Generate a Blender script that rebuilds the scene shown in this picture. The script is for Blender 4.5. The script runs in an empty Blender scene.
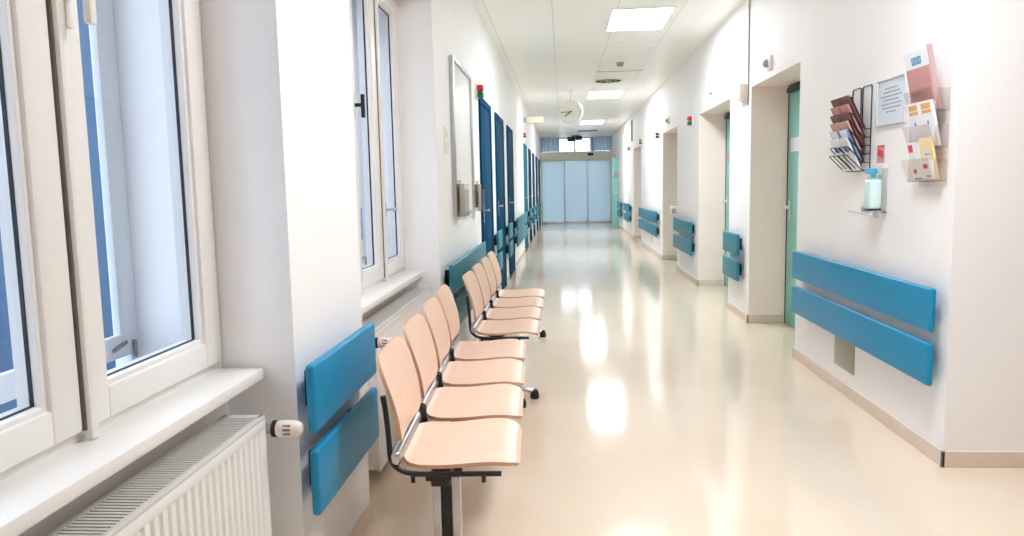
import bpy, bmesh, math, random
from mathutils import Vector, Matrix
random.seed(7)
S = bpy.context.scene
COL = S.collection
PI = math.pi

# ------------------------------------------------------------------ materials
def srgb(r, g, b):
    def f(c):
        c /= 255.0
        return c / 12.92 if c <= .04045 else ((c + .055) / 1.055) ** 2.4
    return (f(r), f(g), f(b), 1.0)

def mat(name, rgb, rough=.5, metal=0., var=.0, scale=8., bump=0., bscale=60., spec=.5, coat=0.):
    m = bpy.data.materials.new(name); m.use_nodes = True
    nt = m.node_tree; b = nt.nodes['Principled BSDF']
    c = srgb(*rgb)
    b.inputs['Base Color'].default_value = c
    b.inputs['Roughness'].default_value = rough
    b.inputs['Metallic'].default_value = metal
    b.inputs['Specular IOR Level'].default_value = spec
    b.inputs['Coat Weight'].default_value = coat
    tc = nt.nodes.new('ShaderNodeTexCoord')
    if var > 0:
        n = nt.nodes.new('ShaderNodeTexNoise'); n.inputs['Scale'].default_value = scale
        n.inputs['Detail'].default_value = 5
        r = nt.nodes.new('ShaderNodeMix'); r.data_type = 'RGBA'
        r.inputs[6].default_value = tuple(max(0, x * (1 - var)) for x in c[:3]) + (1,)
        r.inputs[7].default_value = tuple(min(1, x * (1 + var)) for x in c[:3]) + (1,)
        nt.links.new(tc.outputs['Object'], n.inputs['Vector'])
        nt.links.new(n.outputs['Fac'], r.inputs[0])
        nt.links.new(r.outputs[2], b.inputs['Base Color'])
    if bump > 0:
        n2 = nt.nodes.new('ShaderNodeTexNoise'); n2.inputs['Scale'].default_value = bscale
        n2.inputs['Detail'].default_value = 4
        bp = nt.nodes.new('ShaderNodeBump'); bp.inputs['Strength'].default_value = bump
        bp.inputs['Distance'].default_value = .004
        nt.links.new(tc.outputs['Object'], n2.inputs['Vector'])
        nt.links.new(n2.outputs['Fac'], bp.inputs['Height'])
        nt.links.new(bp.outputs['Normal'], b.inputs['Normal'])
    return m

M = {}
M['wall'] = mat('white_plaster', (248, 246, 246), .6, var=.02, scale=2., bump=.05, bscale=140)
M['reveal_tint'] = mat('warm_reveal_tint', (254, 232, 224), .55, var=.02, scale=2)  # warm tint put into the reveals to offset green light bounced off the doors
M['skirt'] = mat('beige_skirting', (226, 208, 194), .35, var=.04)
M['white'] = mat('white_lacquer', (240, 237, 233), .32, var=.015, scale=5)
M['oldwhite'] = mat('old_flaking_white_paint', (226, 228, 230), .5, var=.05, scale=14, bump=.5, bscale=30)
M['radiator'] = mat('radiator_enamel', (243, 242, 240), .3)
M['grille'] = mat('radiator_grille', (216, 213, 208), .4)
M['blue'] = mat('blue_rail', (0, 136, 182), .42, var=.05, scale=3)
M['teal'] = mat('petrol_rail', (36, 126, 146), .42, var=.05, scale=3)
M['bluedoor'] = mat('deep_blue_door', (2, 66, 100), .7, var=.05, scale=2, spec=.06)
M['petroldoor'] = mat('petrol_door', (36, 116, 138), .7, spec=.06)
M['tealdoor'] = mat('turquoise_door', (140, 210, 200), .4, var=.03, scale=2)
M['seal'] = mat('dark_rubber', (40, 48, 62), .6)
M['groove'] = mat('brown_gap_shade', (120, 108, 102), .8)  # brown that stands for the shade in the gap between sashes
M['black'] = mat('black_metal', (26, 22, 24), .38)
M['plastic'] = mat('black_plastic', (20, 20, 22), .45)
M['chrome'] = mat('brushed_silver', (196, 194, 196), .28, metal=1.)
M['alu'] = mat('aluminium', (196, 198, 200), .35, metal=.85)
M['steel'] = mat('dull_steel_plate', (176, 168, 156), .4, metal=.6, var=.05)
M['red'] = mat('red_signal', (214, 40, 52), .3)
M['green'] = mat('green_signal', (24, 112, 70), .3)
M['cream'] = mat('cream_plastic', (236, 229, 212), .4)
M['grey'] = mat('grey_plastic', (176, 170, 160), .45)
M['dark'] = mat('dark_void', (60, 58, 56), .7)
M['valve'] = mat('thermostat_white', (240, 228, 218), .35)
M['valvegrey'] = mat('thermostat_slots', (150, 118, 112), .5)
M['paper'] = mat('white_paper', (238, 240, 244), .7)
M['poster'] = mat('pale_blue_paper', (214, 224, 234), .6)
M['ink'] = mat('grey_print', (150, 160, 176), .7)
M['pink'] = mat('dusty_pink_card', (204, 150, 148), .55, var=.08, scale=20)
M['brown'] = mat('brown_cover', (120, 78, 76), .5, var=.1, scale=20)
M['booklet'] = mat('pinkish_booklet', (206, 172, 170), .5)
M['maroon'] = mat('maroon_cover', (70, 36, 42), .5)
M['salmon'] = mat('salmon_cover', (214, 168, 156), .5)
M['lblue'] = mat('light_blue_print', (120, 160, 214), .5)
M['sky'] = mat('sky_blue_label', (86, 172, 208), .5)
M['orange'] = mat('orange_print', (232, 176, 110), .5, var=.12, scale=120)
M['yellow'] = mat('pale_yellow_cover', (240, 220, 170), .5)
M['pred'] = mat('red_print', (220, 70, 92), .5)
M['pblue'] = mat('blue_print', (40, 110, 200), .5)
M['sunblind'] = mat('blue_outer_blind', (118, 170, 214), .6)
M['facade'] = mat('blue_grey_render', (54, 80, 108), .85, var=.1, scale=1.2)
M['roofc'] = mat('facade_coping', (150, 160, 170), .7)
M['yard'] = mat('pale_gravel', (176, 176, 172), .9, var=.1, scale=2)
M['clip'] = mat('pale_grey_frame', (205, 210, 216), .4)
M['debris'] = mat('grey_flakes', (128, 130, 138), .8, var=.2, scale=30)
M['clockface'] = mat('clock_face', (247, 246, 240), .4)

def wood():
    m = mat('beech_plywood', (240, 204, 172), .34)
    nt = m.node_tree; b = nt.nodes['Principled BSDF']
    tc = nt.nodes.new('ShaderNodeTexCoord'); mp = nt.nodes.new('ShaderNodeMapping')
    mp.inputs['Scale'].default_value = (1.2, 14, 1.2)
    n = nt.nodes.new('ShaderNodeTexNoise'); n.inputs['Scale'].default_value = 6; n.inputs['Detail'].default_value = 6
    r = nt.nodes.new('ShaderNodeValToRGB')
    r.color_ramp.elements[0].position = .3; r.color_ramp.elements[0].color = srgb(236, 198, 172)
    r.color_ramp.elements[1].position = .72; r.color_ramp.elements[1].color = srgb(243, 209, 186)
    nt.links.new(tc.outputs['Object'], mp.inputs['Vector']); nt.links.new(mp.outputs['Vector'], n.inputs['Vector'])
    nt.links.new(n.outputs['Fac'], r.inputs['Fac']); nt.links.new(r.outputs['Color'], b.inputs['Base Color'])
    return m
M['wood'] = wood()
M['woodedge'] = mat('beech_ply_edge', (222, 172, 140), .45, var=.1, scale=60)

def floor_mat():
    m = mat('cream_vinyl', (236, 222, 198), .12)
    nt = m.node_tree; b = nt.nodes['Principled BSDF']
    tc = nt.nodes.new('ShaderNodeTexCoord')
    n = nt.nodes.new('ShaderNodeTexNoise'); n.inputs['Scale'].default_value = 2.2; n.inputs['Detail'].default_value = 8
    n2 = nt.nodes.new('ShaderNodeTexNoise'); n2.inputs['Scale'].default_value = 70; n2.inputs['Detail'].default_value = 3
    mx = nt.nodes.new('ShaderNodeMix'); mx.data_type = 'FLOAT'; mx.inputs[0].default_value = .4
    r = nt.nodes.new('ShaderNodeValToRGB')
    r.color_ramp.elements[0].position = .32; r.color_ramp.elements[0].color = srgb(231, 213, 190)
    r.color_ramp.elements[1].position = .68; r.color_ramp.elements[1].color = srgb(238, 221, 200)
    for x in (n, n2): nt.links.new(tc.outputs['Object'], x.inputs['Vector'])
    nt.links.new(n.outputs['Fac'], mx.inputs[2]); nt.links.new(n2.outputs['Fac'], mx.inputs[3])
    nt.links.new(mx.outputs[0], r.inputs['Fac']); nt.links.new(r.outputs['Color'], b.inputs['Base Color'])
    w = nt.nodes.new('ShaderNodeTexNoise'); w.inputs['Scale'].default_value = 3.5; w.inputs['Detail'].default_value = 2
    bp = nt.nodes.new('ShaderNodeBump'); bp.inputs['Strength'].default_value = .05; bp.inputs['Distance'].default_value = .01
    nt.links.new(tc.outputs['Object'], w.inputs['Vector']); nt.links.new(w.outputs['Fac'], bp.inputs['Height'])
    nt.links.new(bp.outputs['Normal'], b.inputs['Normal'])
    b.inputs['Roughness'].default_value = .1
    b.inputs['Specular IOR Level'].default_value = .6
    return m
M['floor'] = floor_mat()

def ceil_mat():
    m = mat('ceiling_panels', (238, 234, 224), .38)
    nt = m.node_tree; b = nt.nodes['Principled BSDF']
    tc = nt.nodes.new('ShaderNodeTexCoord')
    mp = nt.nodes.new('ShaderNodeMapping'); mp.inputs['Location'].default_value = (-.54, -.1, 0)
    br = nt.nodes.new('ShaderNodeTexBrick'); br.offset = 0
    br.inputs['Color1'].default_value = srgb(250, 248, 243); br.inputs['Color2'].default_value = srgb(248, 246, 240)
    br.inputs['Mortar'].default_value = srgb(222, 217, 206)
    br.inputs['Scale'].default_value = 1; br.inputs['Mortar Size'].default_value = .005
    br.inputs['Brick Width'].default_value = .62; br.inputs['Row Height'].default_value = 3.0
    nt.links.new(tc.outputs['Object'], mp.inputs['Vector']); nt.links.new(mp.outputs['Vector'], br.inputs['Vector'])
    nt.links.new(br.outputs['Color'], b.inputs['Base Color'])
    return m
M['ceiling'] = ceil_mat()

def emit(name, rgb, k):
    m = bpy.data.materials.new(name); m.use_nodes = True; nt = m.node_tree
    nt.nodes.clear()
    o = nt.nodes.new('ShaderNodeOutputMaterial'); e = nt.nodes.new('ShaderNodeEmission')
    e.inputs['Color'].default_value = srgb(*rgb); e.inputs['Strength'].default_value = k
    nt.links.new(e.outputs[0], o.inputs['Surface'])
    return m
LAMP = 23.0
M['lamp'] = emit('lamp_diffuser', (242, 248, 255), LAMP)

def glass(name, tint=(255, 255, 255), refl=.1):
    m = bpy.data.materials.new(name); m.use_nodes = True; nt = m.node_tree; nt.nodes.clear()
    o = nt.nodes.new('ShaderNodeOutputMaterial'); t = nt.nodes.new('ShaderNodeBsdfTransparent')
    t.inputs['Color'].default_value = srgb(*tint)
    g = nt.nodes.new('ShaderNodeBsdfGlossy'); g.inputs['Roughness'].default_value = .02
    f = nt.nodes.new('ShaderNodeLayerWeight'); f.inputs['Blend'].default_value = .5
    pw = nt.nodes.new('ShaderNodeMath'); pw.operation = 'POWER'; pw.inputs[1].default_value = 4
    k = nt.nodes.new('ShaderNodeMath'); k.operation = 'MULTIPLY_ADD'; k.inputs[1].default_value = refl * 6; k.inputs[2].default_value = .02
    k.use_clamp = True
    nt.links.new(f.outputs['Facing'], pw.inputs[0])
    mx = nt.nodes.new('ShaderNodeMixShader')
    nt.links.new(pw.outputs[0], k.inputs[0]); nt.links.new(k.outputs[0], mx.inputs[0])
    nt.links.new(t.outputs[0], mx.inputs[1]); nt.links.new(g.outputs[0], mx.inputs[2])
    nt.links.new(mx.outputs[0], o.inputs['Surface'])
    return m
M['glass'] = glass('window_glass', (250, 252, 254), .04)
M['acrylic'] = glass('clear_acrylic', (247, 244, 242), .04)
M['bottle'] = glass('clear_bottle', (226, 244, 242), .05)

def frosted(name, rgb, k=.45):
    m = bpy.data.materials.new(name); m.use_nodes = True; nt = m.node_tree; nt.nodes.clear()
    o = nt.nodes.new('ShaderNodeOutputMaterial')
    t = nt.nodes.new('ShaderNodeBsdfTranslucent'); t.inputs['Color'].default_value = srgb(*rgb)
    d = nt.nodes.new('ShaderNodeBsdfDiffuse'); d.inputs['Color'].default_value = srgb(*rgb)
    g = nt.nodes.new('ShaderNodeBsdfGlossy'); g.inputs['Roughness'].default_value = .15
    a = nt.nodes.new('ShaderNodeMixShader'); a.inputs[0].default_value = k
    b = nt.nodes.new('ShaderNodeMixShader'); b.inputs[0].default_value = .06
    nt.links.new(t.outputs[0], a.inputs[1]); nt.links.new(d.outputs[0], a.inputs[2])
    nt.links.new(a.outputs[0], b.inputs[1]); nt.links.new(g.outputs[0], b.inputs[2])
    nt.links.new(b.outputs[0], o.inputs['Surface'])
    return m
M['frost'] = frosted('frosted_blue_glass', (206, 218, 222), .34)
M['curtain'] = frosted('slate_blue_curtain', (176, 188, 196), .5)
M['liquid'] = mat('pale_turquoise_gel', (216, 240, 238), .3)

# ------------------------------------------------------------------ mesh builder
class MB:
    def __init__(s): s.v = []; s.f = []; s.mi = []
    def add(s, vs, fs, mi=0):
        o = len(s.v); s.v += [Vector(v) for v in vs]
        s.f += [tuple(i + o for i in f) for f in fs]; s.mi += [mi] * len(fs)
        return s
    def bm(s, b, mi=0):
        b.verts.ensure_lookup_table(); b.verts.index_update()
        s.add([v.co.copy() for v in b.verts], [[v.index for v in f.verts] for f in b.faces], mi); b.free(); return s
    def box(s, x0, x1, y0, y1, z0, z1, bev=0., seg=2, mi=0, rot=None):
        b = bmesh.new(); bmesh.ops.create_cube(b, size=1)
        for v in b.verts:
            v.co = Vector(((x0 + x1) / 2 + v.co.x * (x1 - x0), (y0 + y1) / 2 + v.co.y * (y1 - y0), (z0 + z1) / 2 + v.co.z * (z1 - z0)))
        if bev > 0: bmesh.ops.bevel(b, geom=b.edges[:], offset=bev, segments=seg, profile=.5, affect='EDGES')
        if rot is not None:                      # (centre, axis, angle)
            bmesh.ops.rotate(b, verts=b.verts, cent=Vector(rot[0]), matrix=Matrix.Rotation(rot[2], 3, rot[1]))
        return s.bm(b, mi)
    def lathe(s, p, axis, prof, n=20, mi=0):     # prof: (distance along axis, radius)
        p = Vector(p); a = Vector(axis).normalized()
        u = a.orthogonal().normalized(); w = a.cross(u)
        vs = []; fs = []
        for d, r in prof:
            for k in range(n):
                t = 2 * PI * k / n
                vs.append(p + a * d + (u * math.cos(t) + w * math.sin(t)) * r)
        for i in range(len(prof) - 1):
            for k in range(n):
                q = (k + 1) % n
                fs.append((i * n + k, i * n + q, (i + 1) * n + q, (i + 1) * n + k))
        fs.append(tuple(reversed(range(n)))); fs.append(tuple((len(prof) - 1) * n + k for k in range(n)))
        return s.add(vs, fs, mi)
    def cyl(s, p, q, r, n=16, mi=0):
        p = Vector(p); q = Vector(q); L = (q - p).length
        return s.lathe(p, q - p, [(0, r), (L, r)], n, mi)
    def tube(s, pts, r, n=10, closed=False, mi=0, fillet=0.):
        P = [Vector(p) for p in pts]
        if fillet > 0:
            Q = []
            N = len(P)
            for i in range(N):
                if not closed and i in (0, N - 1): Q.append(P[i]); continue
                a, b, c = P[i - 1], P[i], P[(i + 1) % N]
                fa = min(fillet, (a - b).length * .45); fc = min(fillet, (c - b).length * .45)
                s0 = b + (a - b).normalized() * fa; s1 = b + (c - b).normalized() * fc
                for k in range(6):
                    t = k / 5; Q.append(s0 * (1 - t) ** 2 + b * 2 * t * (1 - t) + s1 * t * t)
            P = Q
        N = len(P); vs = []; fs = []
        prev = None
        for i in range(N):
            if closed: t = (P[(i + 1) % N] - P[i - 1])
            else: t = P[min(i + 1, N - 1)] - P[max(i - 1, 0)]
            t = t.normalized() if t.length > 1e-9 else Vector((0, 0, 1))
            if prev is None: u = t.orthogonal().normalized()
            else:
                u = prev - t * prev.dot(t); u = u.normalized() if u.length > 1e-6 else t.orthogonal().normalized()
            prev = u; w = t.cross(u)
            for k in range(n):
                a = 2 * PI * k / n; vs.append(P[i] + (u * math.cos(a) + w * math.sin(a)) * r)
        for i in range(N if closed else N - 1):
            j = (i + 1) % N
            for k in range(n):
                q = (k + 1) % n; fs.append((i * n + k, i * n + q, j * n + q, j * n + k))
        if not closed:
            fs.append(tuple(reversed(range(n)))); fs.append(tuple((N - 1) * n + k for k in range(n)))
        return s.add(vs, fs, mi)
    def prism(s, poly, axis, a0, a1, mi=0):      # poly in the two other axes
        n = len(poly); vs = []
        for a in (a0, a1):
            for (p, q) in poly:
                vs.append({'x': (a, p, q), 'y': (p, a, q), 'z': (p, q, a)}[axis])
        fs = [tuple(range(n)), tuple(reversed(range(n, 2 * n)))]
        for k in range(n):
            q = (k + 1) % n; fs.append((k, k + n, q + n, q))
        return s.add(vs, fs, mi)
    def frame(s, x0, x1, y0, y1, z0, z1, w, bev=.004, wb=None, wt=None):   # rectangular ring in the YZ plane
        wb = w if wb is None else wb; wt = w if wt is None else wt
        s.box(x0, x1, y0, y0 + w, z0, z1, bev); s.box(x0, x1, y1 - w, y1, z0, z1, bev)
        s.box(x0, x1, y0 + w - .001, y1 - w + .001, z0, z0 + wb, bev); s.box(x0, x1, y0 + w - .001, y1 - w + .001, z1 - wt, z1, bev)
        return s

W = {}
def empty(name, loc, label, cat, group=None):
    o = bpy.data.objects.new(name, None); COL.objects.link(o); o.location = loc
    o.empty_display_size = .05
    W[o.name] = Vector(loc); tag(o, label, cat, group); return o
def tag(o, label=None, cat=None, group=None, kind=None):
    if label: o['label'] = label
    if cat: o['category'] = cat
    if group: o['group'] = group
    if kind: o['kind'] = kind
    return o
def build(name, mb, mats, parent=None, loc=None, smooth=True, label=None, cat=None, group=None, kind=None):
    if not isinstance(mats, (list, tuple)): mats = [mats]
    if parent is not None: org = W[parent.name]
    elif loc is not None: org = Vector(loc)
    else:
        xs = [v.x for v in mb.v]; ys = [v.y for v in mb.v]; zs = [v.z for v in mb.v]
        org = Vector(((min(xs) + max(xs)) / 2, (min(ys) + max(ys)) / 2, min(zs)))
    me = bpy.data.meshes.new(name)
    me.from_pydata([tuple(v - org) for v in mb.v], [], mb.f)
    b = bmesh.new(); b.from_mesh(me); bmesh.ops.recalc_face_normals(b, faces=b.faces); b.to_mesh(me); b.free()
    for m in mats: me.materials.append(M[m] if isinstance(m, str) else m)
    for p, i in zip(me.polygons, mb.mi): p.material_index = i
    if smooth:
        me.polygons.foreach_set('use_smooth', [True] * len(me.polygons)); me.set_sharp_from_angle(angle=math.radians(38))
    me.update()
    o = bpy.data.objects.new(name, me); COL.objects.link(o)
    if parent is not None: o.parent = parent
    else: o.location = org
    W[o.name] = org
    tag(o, label, cat, group, kind)
    return o
def struct(name, mb, mats, parent=None, **k):
    return build(name, mb, mats, parent, loc=(0, 0, 0) if parent is None else None, kind='structure' if parent is None else None, **k)
def copy_tree(o, loc, label=None):
    def rec(a, par):
        c = a.copy(); COL.objects.link(c)
        if par is not None: c.parent = par
        for ch in [x for x in KIDS.get(a.name, [])]: rec(ch, c)
        return c
    KIDS = {}
    for x in S.objects:
        if x.parent: KIDS.setdefault(x.parent.name, []).append(x)
    r = rec(o, None); r.location = loc; W[r.name] = Vector(loc)
    if label: r['label'] = label
    return r

# ------------------------------------------------------------------ room shell
XL, XR, CZ, YE = -.78, 1.70, 2.97, 26.2
WX = -1.0                                        # inner face of the windows
N1 = (.66, 2.05); N2 = (2.77, 4.58)              # window niches in the left wall
HD = 2.45                                        # window head
YB = -3.6                                        # back of the lobby
struct('floor', MB().box(-1.32, 5.2, YB - .2, YE + .3, -.12, 0), 'floor', smooth=False)
struct('ceiling', MB().box(-1.32, 5.2, YB - .2, YE + .3, CZ, CZ + .12), 'ceiling', smooth=False)
wl = MB()
X0 = -1.32
wl.box(X0, XL, YB - .2, N1[0], 0, CZ)
wl.box(X0, XL, N1[1], N2[0], 0, CZ, 0)
wl.box(X0, XL, N2[1], YE + .3, 0, CZ)
for n in (N1, N2):
    wl.box(X0, WX + .012, n[0], n[1], 0, .765)           # parapet under the sill
    wl.box(X0, XL, n[0], n[1], HD, CZ)
struct('wall_left', wl, 'wall', smooth=False)
OP = [(5.53, 6.92), (7.76, 9.48), (11.25, 12.86), (16.4, 18.02), (22.95, 24.1)]
DX = 2.03; OH = 2.15
wr = MB(); y = 3.36
for a, b in OP + [(YE + .3, None)]:
    wr.box(XR, 2.25, y, a, 0, CZ)
    if b is not None:
        wr.box(XR, 2.25, a, b, OH, CZ); y = b
wr.box(2.249, 5.2, 3.36, 3.6, 0, CZ)
struct('wall_right', wr, 'wall', smooth=False)
struct('wall_back', MB().box(-1.32, 5.2, YB - .2, YB, 0, CZ), 'wall', smooth=False)
struct('wall_lobby', MB().box(5.0, 5.2, YB, 3.36, 0, CZ), 'wall', smooth=False)

# skirtings
bs = MB()
T, SH = .010, .075
segs = []; y = 3.36
for a, b in OP:
    segs.append((y, a)); y = b
segs.append((y, YE - .2))
for a, b in segs:
    bs.box(XR - T, XR + .004, a - T, b + T, 0, SH, .002, 1)
for a, b in OP:
    bs.box(XR - T, DX - .02, a - .004, a + T, 0, SH, .002, 1)
    bs.box(XR - T, DX - .02, b - T, b + .004, 0, SH, .002, 1)
bs.box(XR - T, 5.0, 3.36 - T, 3.364, 0, SH, .002, 1)
struct('baseboard_right', bs, 'skirt')
LD = [(7.0, 8.04), (8.63, 9.72), (10.43, 11.5), (14.86, 15.95), (17.0, 18.0), (19.1, 20.1), (21.4, 22.4), (23.8, 24.8)]
bl = MB(); y = N2[1]
for a, b in LD:
    bl.box(XL - .004, XL + T, y, a, 0, SH, .002, 1); y = b
bl.box(XL - .004, XL + T, y, YE - .2, 0, SH, .002, 1)
bl.box(XL - .004, XL + T, N1[1], N2[0], 0, SH, .002, 1)
bl.box(XL - .004, XL + T, YB, N1[0], 0, SH, .002, 1)
for n in (N1, N2): bl.box(WX + .008, WX + .012 + T, n[0], n[1], 0, SH, .002, 1)
struct('baseboard_left', bl, 'skirt')

# ------------------------------------------------------------------ windows (double casement: inner sashes, outer sashes)
def handle_bm(x, y, z, up=True):
    h = MB()
    h.box(x, x + .008, y - .012, y + .012, z - .065, z + .065, .003)
    h.cyl((x + .006, y, z), (x + .05, y, z), .009, 12)
    h.box(x + .04, x + .058, y - .011, y + .011, z - .06, z + .05, .005)
    return h
def lever_bm(x, y, z):
    h = MB()
    h.box(x, x + .008, y - .014, y + .014, z - .04, z + .04, .003)
    h.cyl((x + .006, y, z), (x + .045, y, z), .008, 12)
    h.box(x + .034, x + .05, y - .01, y + .11, z - .009, z + .009, .004)
    return h
def window(idx, niche, sashes, hkind):
    y0, y1 = niche
    fr = MB()
    zb = .795
    fr.box(WX - .075, WX - .004, y1 - .055, y1, zb, HD, .004)
    fr.box(WX - .075, WX - .004, y0, y0 + .055, zb, HD, .004)
    fr.box(WX - .075, WX - .004, y0 + .05, y1 - .05, zb, zb + .045, .004)
    fr.box(WX - .075, WX - .004, y0 + .05, y1 - .05, HD - .06, HD, .004)
    w = struct('window_%d' % idx, fr, 'white')
    # thin cover moulding between frame and plaster
    build('cover_strip', MB().box(WX - .01, WX + .006, y1 - .018, y1 - .002, zb, HD, .003), 'white', w)
    for k, (a, b) in enumerate(sashes):
        sm = MB()
        z0, z1 = zb + .025, HD - .035
        sm.frame(WX - .06, WX + .014, a, b, z0, z1, .085, .007, wb=.07, wt=.08)
        sm.frame(WX - .05, WX + .004, a + .08, b - .08, z0 + .065, z1 - .075, .016, .003)
        sa = build('sash', sm, 'white', w)
        build('seal', MB().frame(WX - .022, WX - .014, a + .0955, b - .0955, z0 + .0805, z1 - .0905, .0026, 0), 'seal', sa, label='dark rubber seal round the pane')
        build('pane', MB().box(WX - .03, WX - .024, a + .09, b - .09, z0 + .078, z1 - .088), 'glass', sa, smooth=False)
        if k < len(sashes) - 1:
            build('meeting_strip', MB().box(WX + .008, WX + .026, b + .009, b + .034, z0 - .022, z1, .004), 'white', w)
            build('gap_shade', MB().box(WX - .05, WX + .0155, b + .004, b + .009, z0, z1), 'groove', w, label='dark strip painted as the shaded gap between the sashes', smooth=False)  # solid strip, the shade of the open gap put into its colour
    # outer casement, old paint
    om = MB()
    OX = -1.25
    om.frame(OX - .05, OX, y0, y1, .78, HD, .03, .003, wb=.02)
    om_s = []
    ys = [y0 + .02] + [(s[1]) for s in sashes[:-1]] + [y1 - .0]
    o = build('outer_frame', om, 'oldwhite', w)
    for k in range(len(ys) - 1):
        a, b = ys[k], ys[k + 1]
        q = MB().frame(OX - .012, OX + .006, a, b, .845, HD - .02, .085, .003, wb=.065)
        sa = build('outer_sash', q, 'oldwhite', w, label='old outer sash with worn white paint')
        build('outer_pane', MB().box(OX - .011, OX - .008, a + .08, b - .08, .90, HD - .10), 'glass', sa, smooth=False)
        build('hinge', MB().cyl((OX + .012, b - .03, .835), (OX + .012, b - .03, .885), .006, 10), 'debris', sa)
        build('water_bar', MB().box(OX + .0, OX + .012, b - .13, b - .06, .872, .884, .004, rot=((OX, b - .1, .878), 'X', .2)), 'debris', sa)
    fl = MB()
    rnd = random.Random(idx)
    for k in range(26):
        px, py = OX + .03 + rnd.random() * .1, y1 - .02 - rnd.random() ** 2 * .45
        r = .006 + rnd.random() * .014
        fl.box(px - r, px + r, py - r * 1.6, py + r * 1.6, .782, .782 + r * .7, r * .2, 1, rot=((px, py, .785), 'Z', rnd.random() * 3))
    build('paint_flakes', fl, 'debris', w, kind='stuff')
    # inner ledge between the two windows and the board in front
    build('ledge', MB().box(-1.30, WX - .06, y0, y1, .762, .783, .002), 'oldwhite', w)
    build('window_sill', MB().box(WX - .02, -.868, y0 + .002, y1 - .012 if idx == 1 else y1 - .03, .765, .797, .006), 'white', w)
    for k, (yy, z, mtl) in enumerate(hkind):
        if mtl == 'white': build('handle', handle_bm(WX + .014, yy, z), 'white', w, label='white window handle')
        elif mtl == 'black': build('handle', handle_bm(WX + .014, yy, z), 'black', w, label='black window handle on its plate')
        else: build('handle', lever_bm(WX + .014, yy, z), 'alu', w, label='grey lever handle')
    return w
window(1, N1, [(.70, 1.408), (1.418, 2.03)], [(1.462, 1.70, 'white')])
w2 = window(2, N2, [(2.81, 3.46), (3.475, 3.985), (4.0, 4.55)], [(3.50, 1.70, 'black'), (4.045, 1.19, 'alu')])
build('sunblind_flap', MB().box(-1.235, -1.228, 4.36, 4.47, 1.0, 1.19, .002), 'sunblind', w2, label='small blue flap behind the pane')

# ------------------------------------------------------------------ radiators
def radiator(y0, y1, label, valve_side, zb=.07):
    xb, xf, zt = -.945, -.83, .69
    root = empty('radiator', ((xb + xf) / 2, (y0 + y1) / 2, 0), label, 'radiator', 'panel radiators under the windows')
    pb = MB()
    # ribbed front sheet: profile along Y extruded in Z
    prof = []; n = int((y1 - y0 - .06) / .033); st = (y1 - y0 - .06) / n
    prof.append((xf - .012, y0)); prof.append((xf, y0 + .004))
    for k in range(n):
        a = y0 + .03 + k * st
        prof += [(xf, a + st * .15), (xf - .006, a + st * .32), (xf - .006, a + st * .68), (xf, a + st * .85)]
    prof += [(xf, y1 - .004), (xf - .012, y1)]
    pb.prism(prof, 'z', zb + .03, zt - .035)
    pb.box(xf - .012, xf + .001, y0, y1, zt - .04, zt - .008, .004); pb.box(xf - .012, xf + .001, y0, y1, zb, zb + .035, .004)
    build('front_panel', pb, 'radiator', root)
    build('rear_panel', MB().box(xb, xb + .012, y0, y1, zb, zt - .008, .004), 'radiator', root)
    g = MB()
    g.box(xf - .014, xf + .002, y0, y1, zt - .012, zt, .003); g.box(xb - .002, xb + .014, y0, y1, zt - .012, zt, .003)
    g.box(xb, xf, y0, y0 + .014, zt - .012, zt, .003); g.box(xb, xf, y1 - .03, y1, zt - .012, zt, .003)
    k = y0 + .025
    while k < y1 - .035:
        g.box(xb + .01, xf - .01, k, k + .0075, zt - .012, zt - .001); k += .0135
    build('top_grille', g, 'grille', root)
    build('convector_fins', MB().box(xb + .02, xf - .02, y0 + .02, y1 - .02, zb + .04, zt - .05), 'grille', root, smooth=False)
    for ye in (y0, y1):
        build('side_cover', MB().box(xb, xf, ye - .003, ye + .003, zb + .01, zt - .004, .002), 'radiator', root)
    for yy in (y0 + .2, y1 - .2):
        build('wall_bracket', MB().box(WX + .01, xb + .004, yy - .02, yy + .02, zb + .1, zt - .1, .002), 'radiator', root)
    yv = y1 + .03 if valve_side > 0 else y0 - .03
    s = 1 if valve_side > 0 else -1
    zc = zt - .05
    vx = xf + .0
    v = MB(); v.cyl((-.87, yv - s * .035, zc), (-.87, yv, zc), .011, 12); v.cyl((-.87, yv, zc), (vx + .012, yv, zc), .014, 14)
    vb = build('valve', v, 'chrome', root)
    build('valve_collar', MB().lathe((vx + .008, yv, zc), (1, 0, 0), [(0, .02), (.002, .0235), (.012, .0235), (.014, .02)], 20), 'black', vb, label='black collar ring')
    hd = MB().lathe((vx + .02, yv, zc), (1, 0, 0), [(0, .019), (.004, .022), (.026, .0245), (.056, .0225), (.066, .0195), (.072, .012)], 24)
    th = build('thermostat_head', hd, 'valve', root)
    gr = MB()
    for a in (-.5, 0.0, .5):
        cz = zc + .0225 * math.sin(a + .12); cy = yv - .0225 * math.cos(a + .12)
        gr.box(vx + .044, vx + .066, cy - .0025, cy + .0025, cz - .0035, cz + .0035, .001, 1)
    build('grip_slots', gr, 'valvegrey', th, label='reddish grey grip slots')
    p = MB(); p.tube([(-.87, yv, zc), (-.87, yv, .14), (-.93, yv, .1), (WX + .02, yv, .1)], .008, 10, fillet=.03)
    build('pipe', p, 'radiator', root)
    return root
radiator(.72, 1.935, 'white ribbed radiator with thermostat knob under the nearest window', 1)
radiator(3.14, 4.52, 'white ribbed radiator behind the nearest row of wooden seats', -1, .045)

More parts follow.
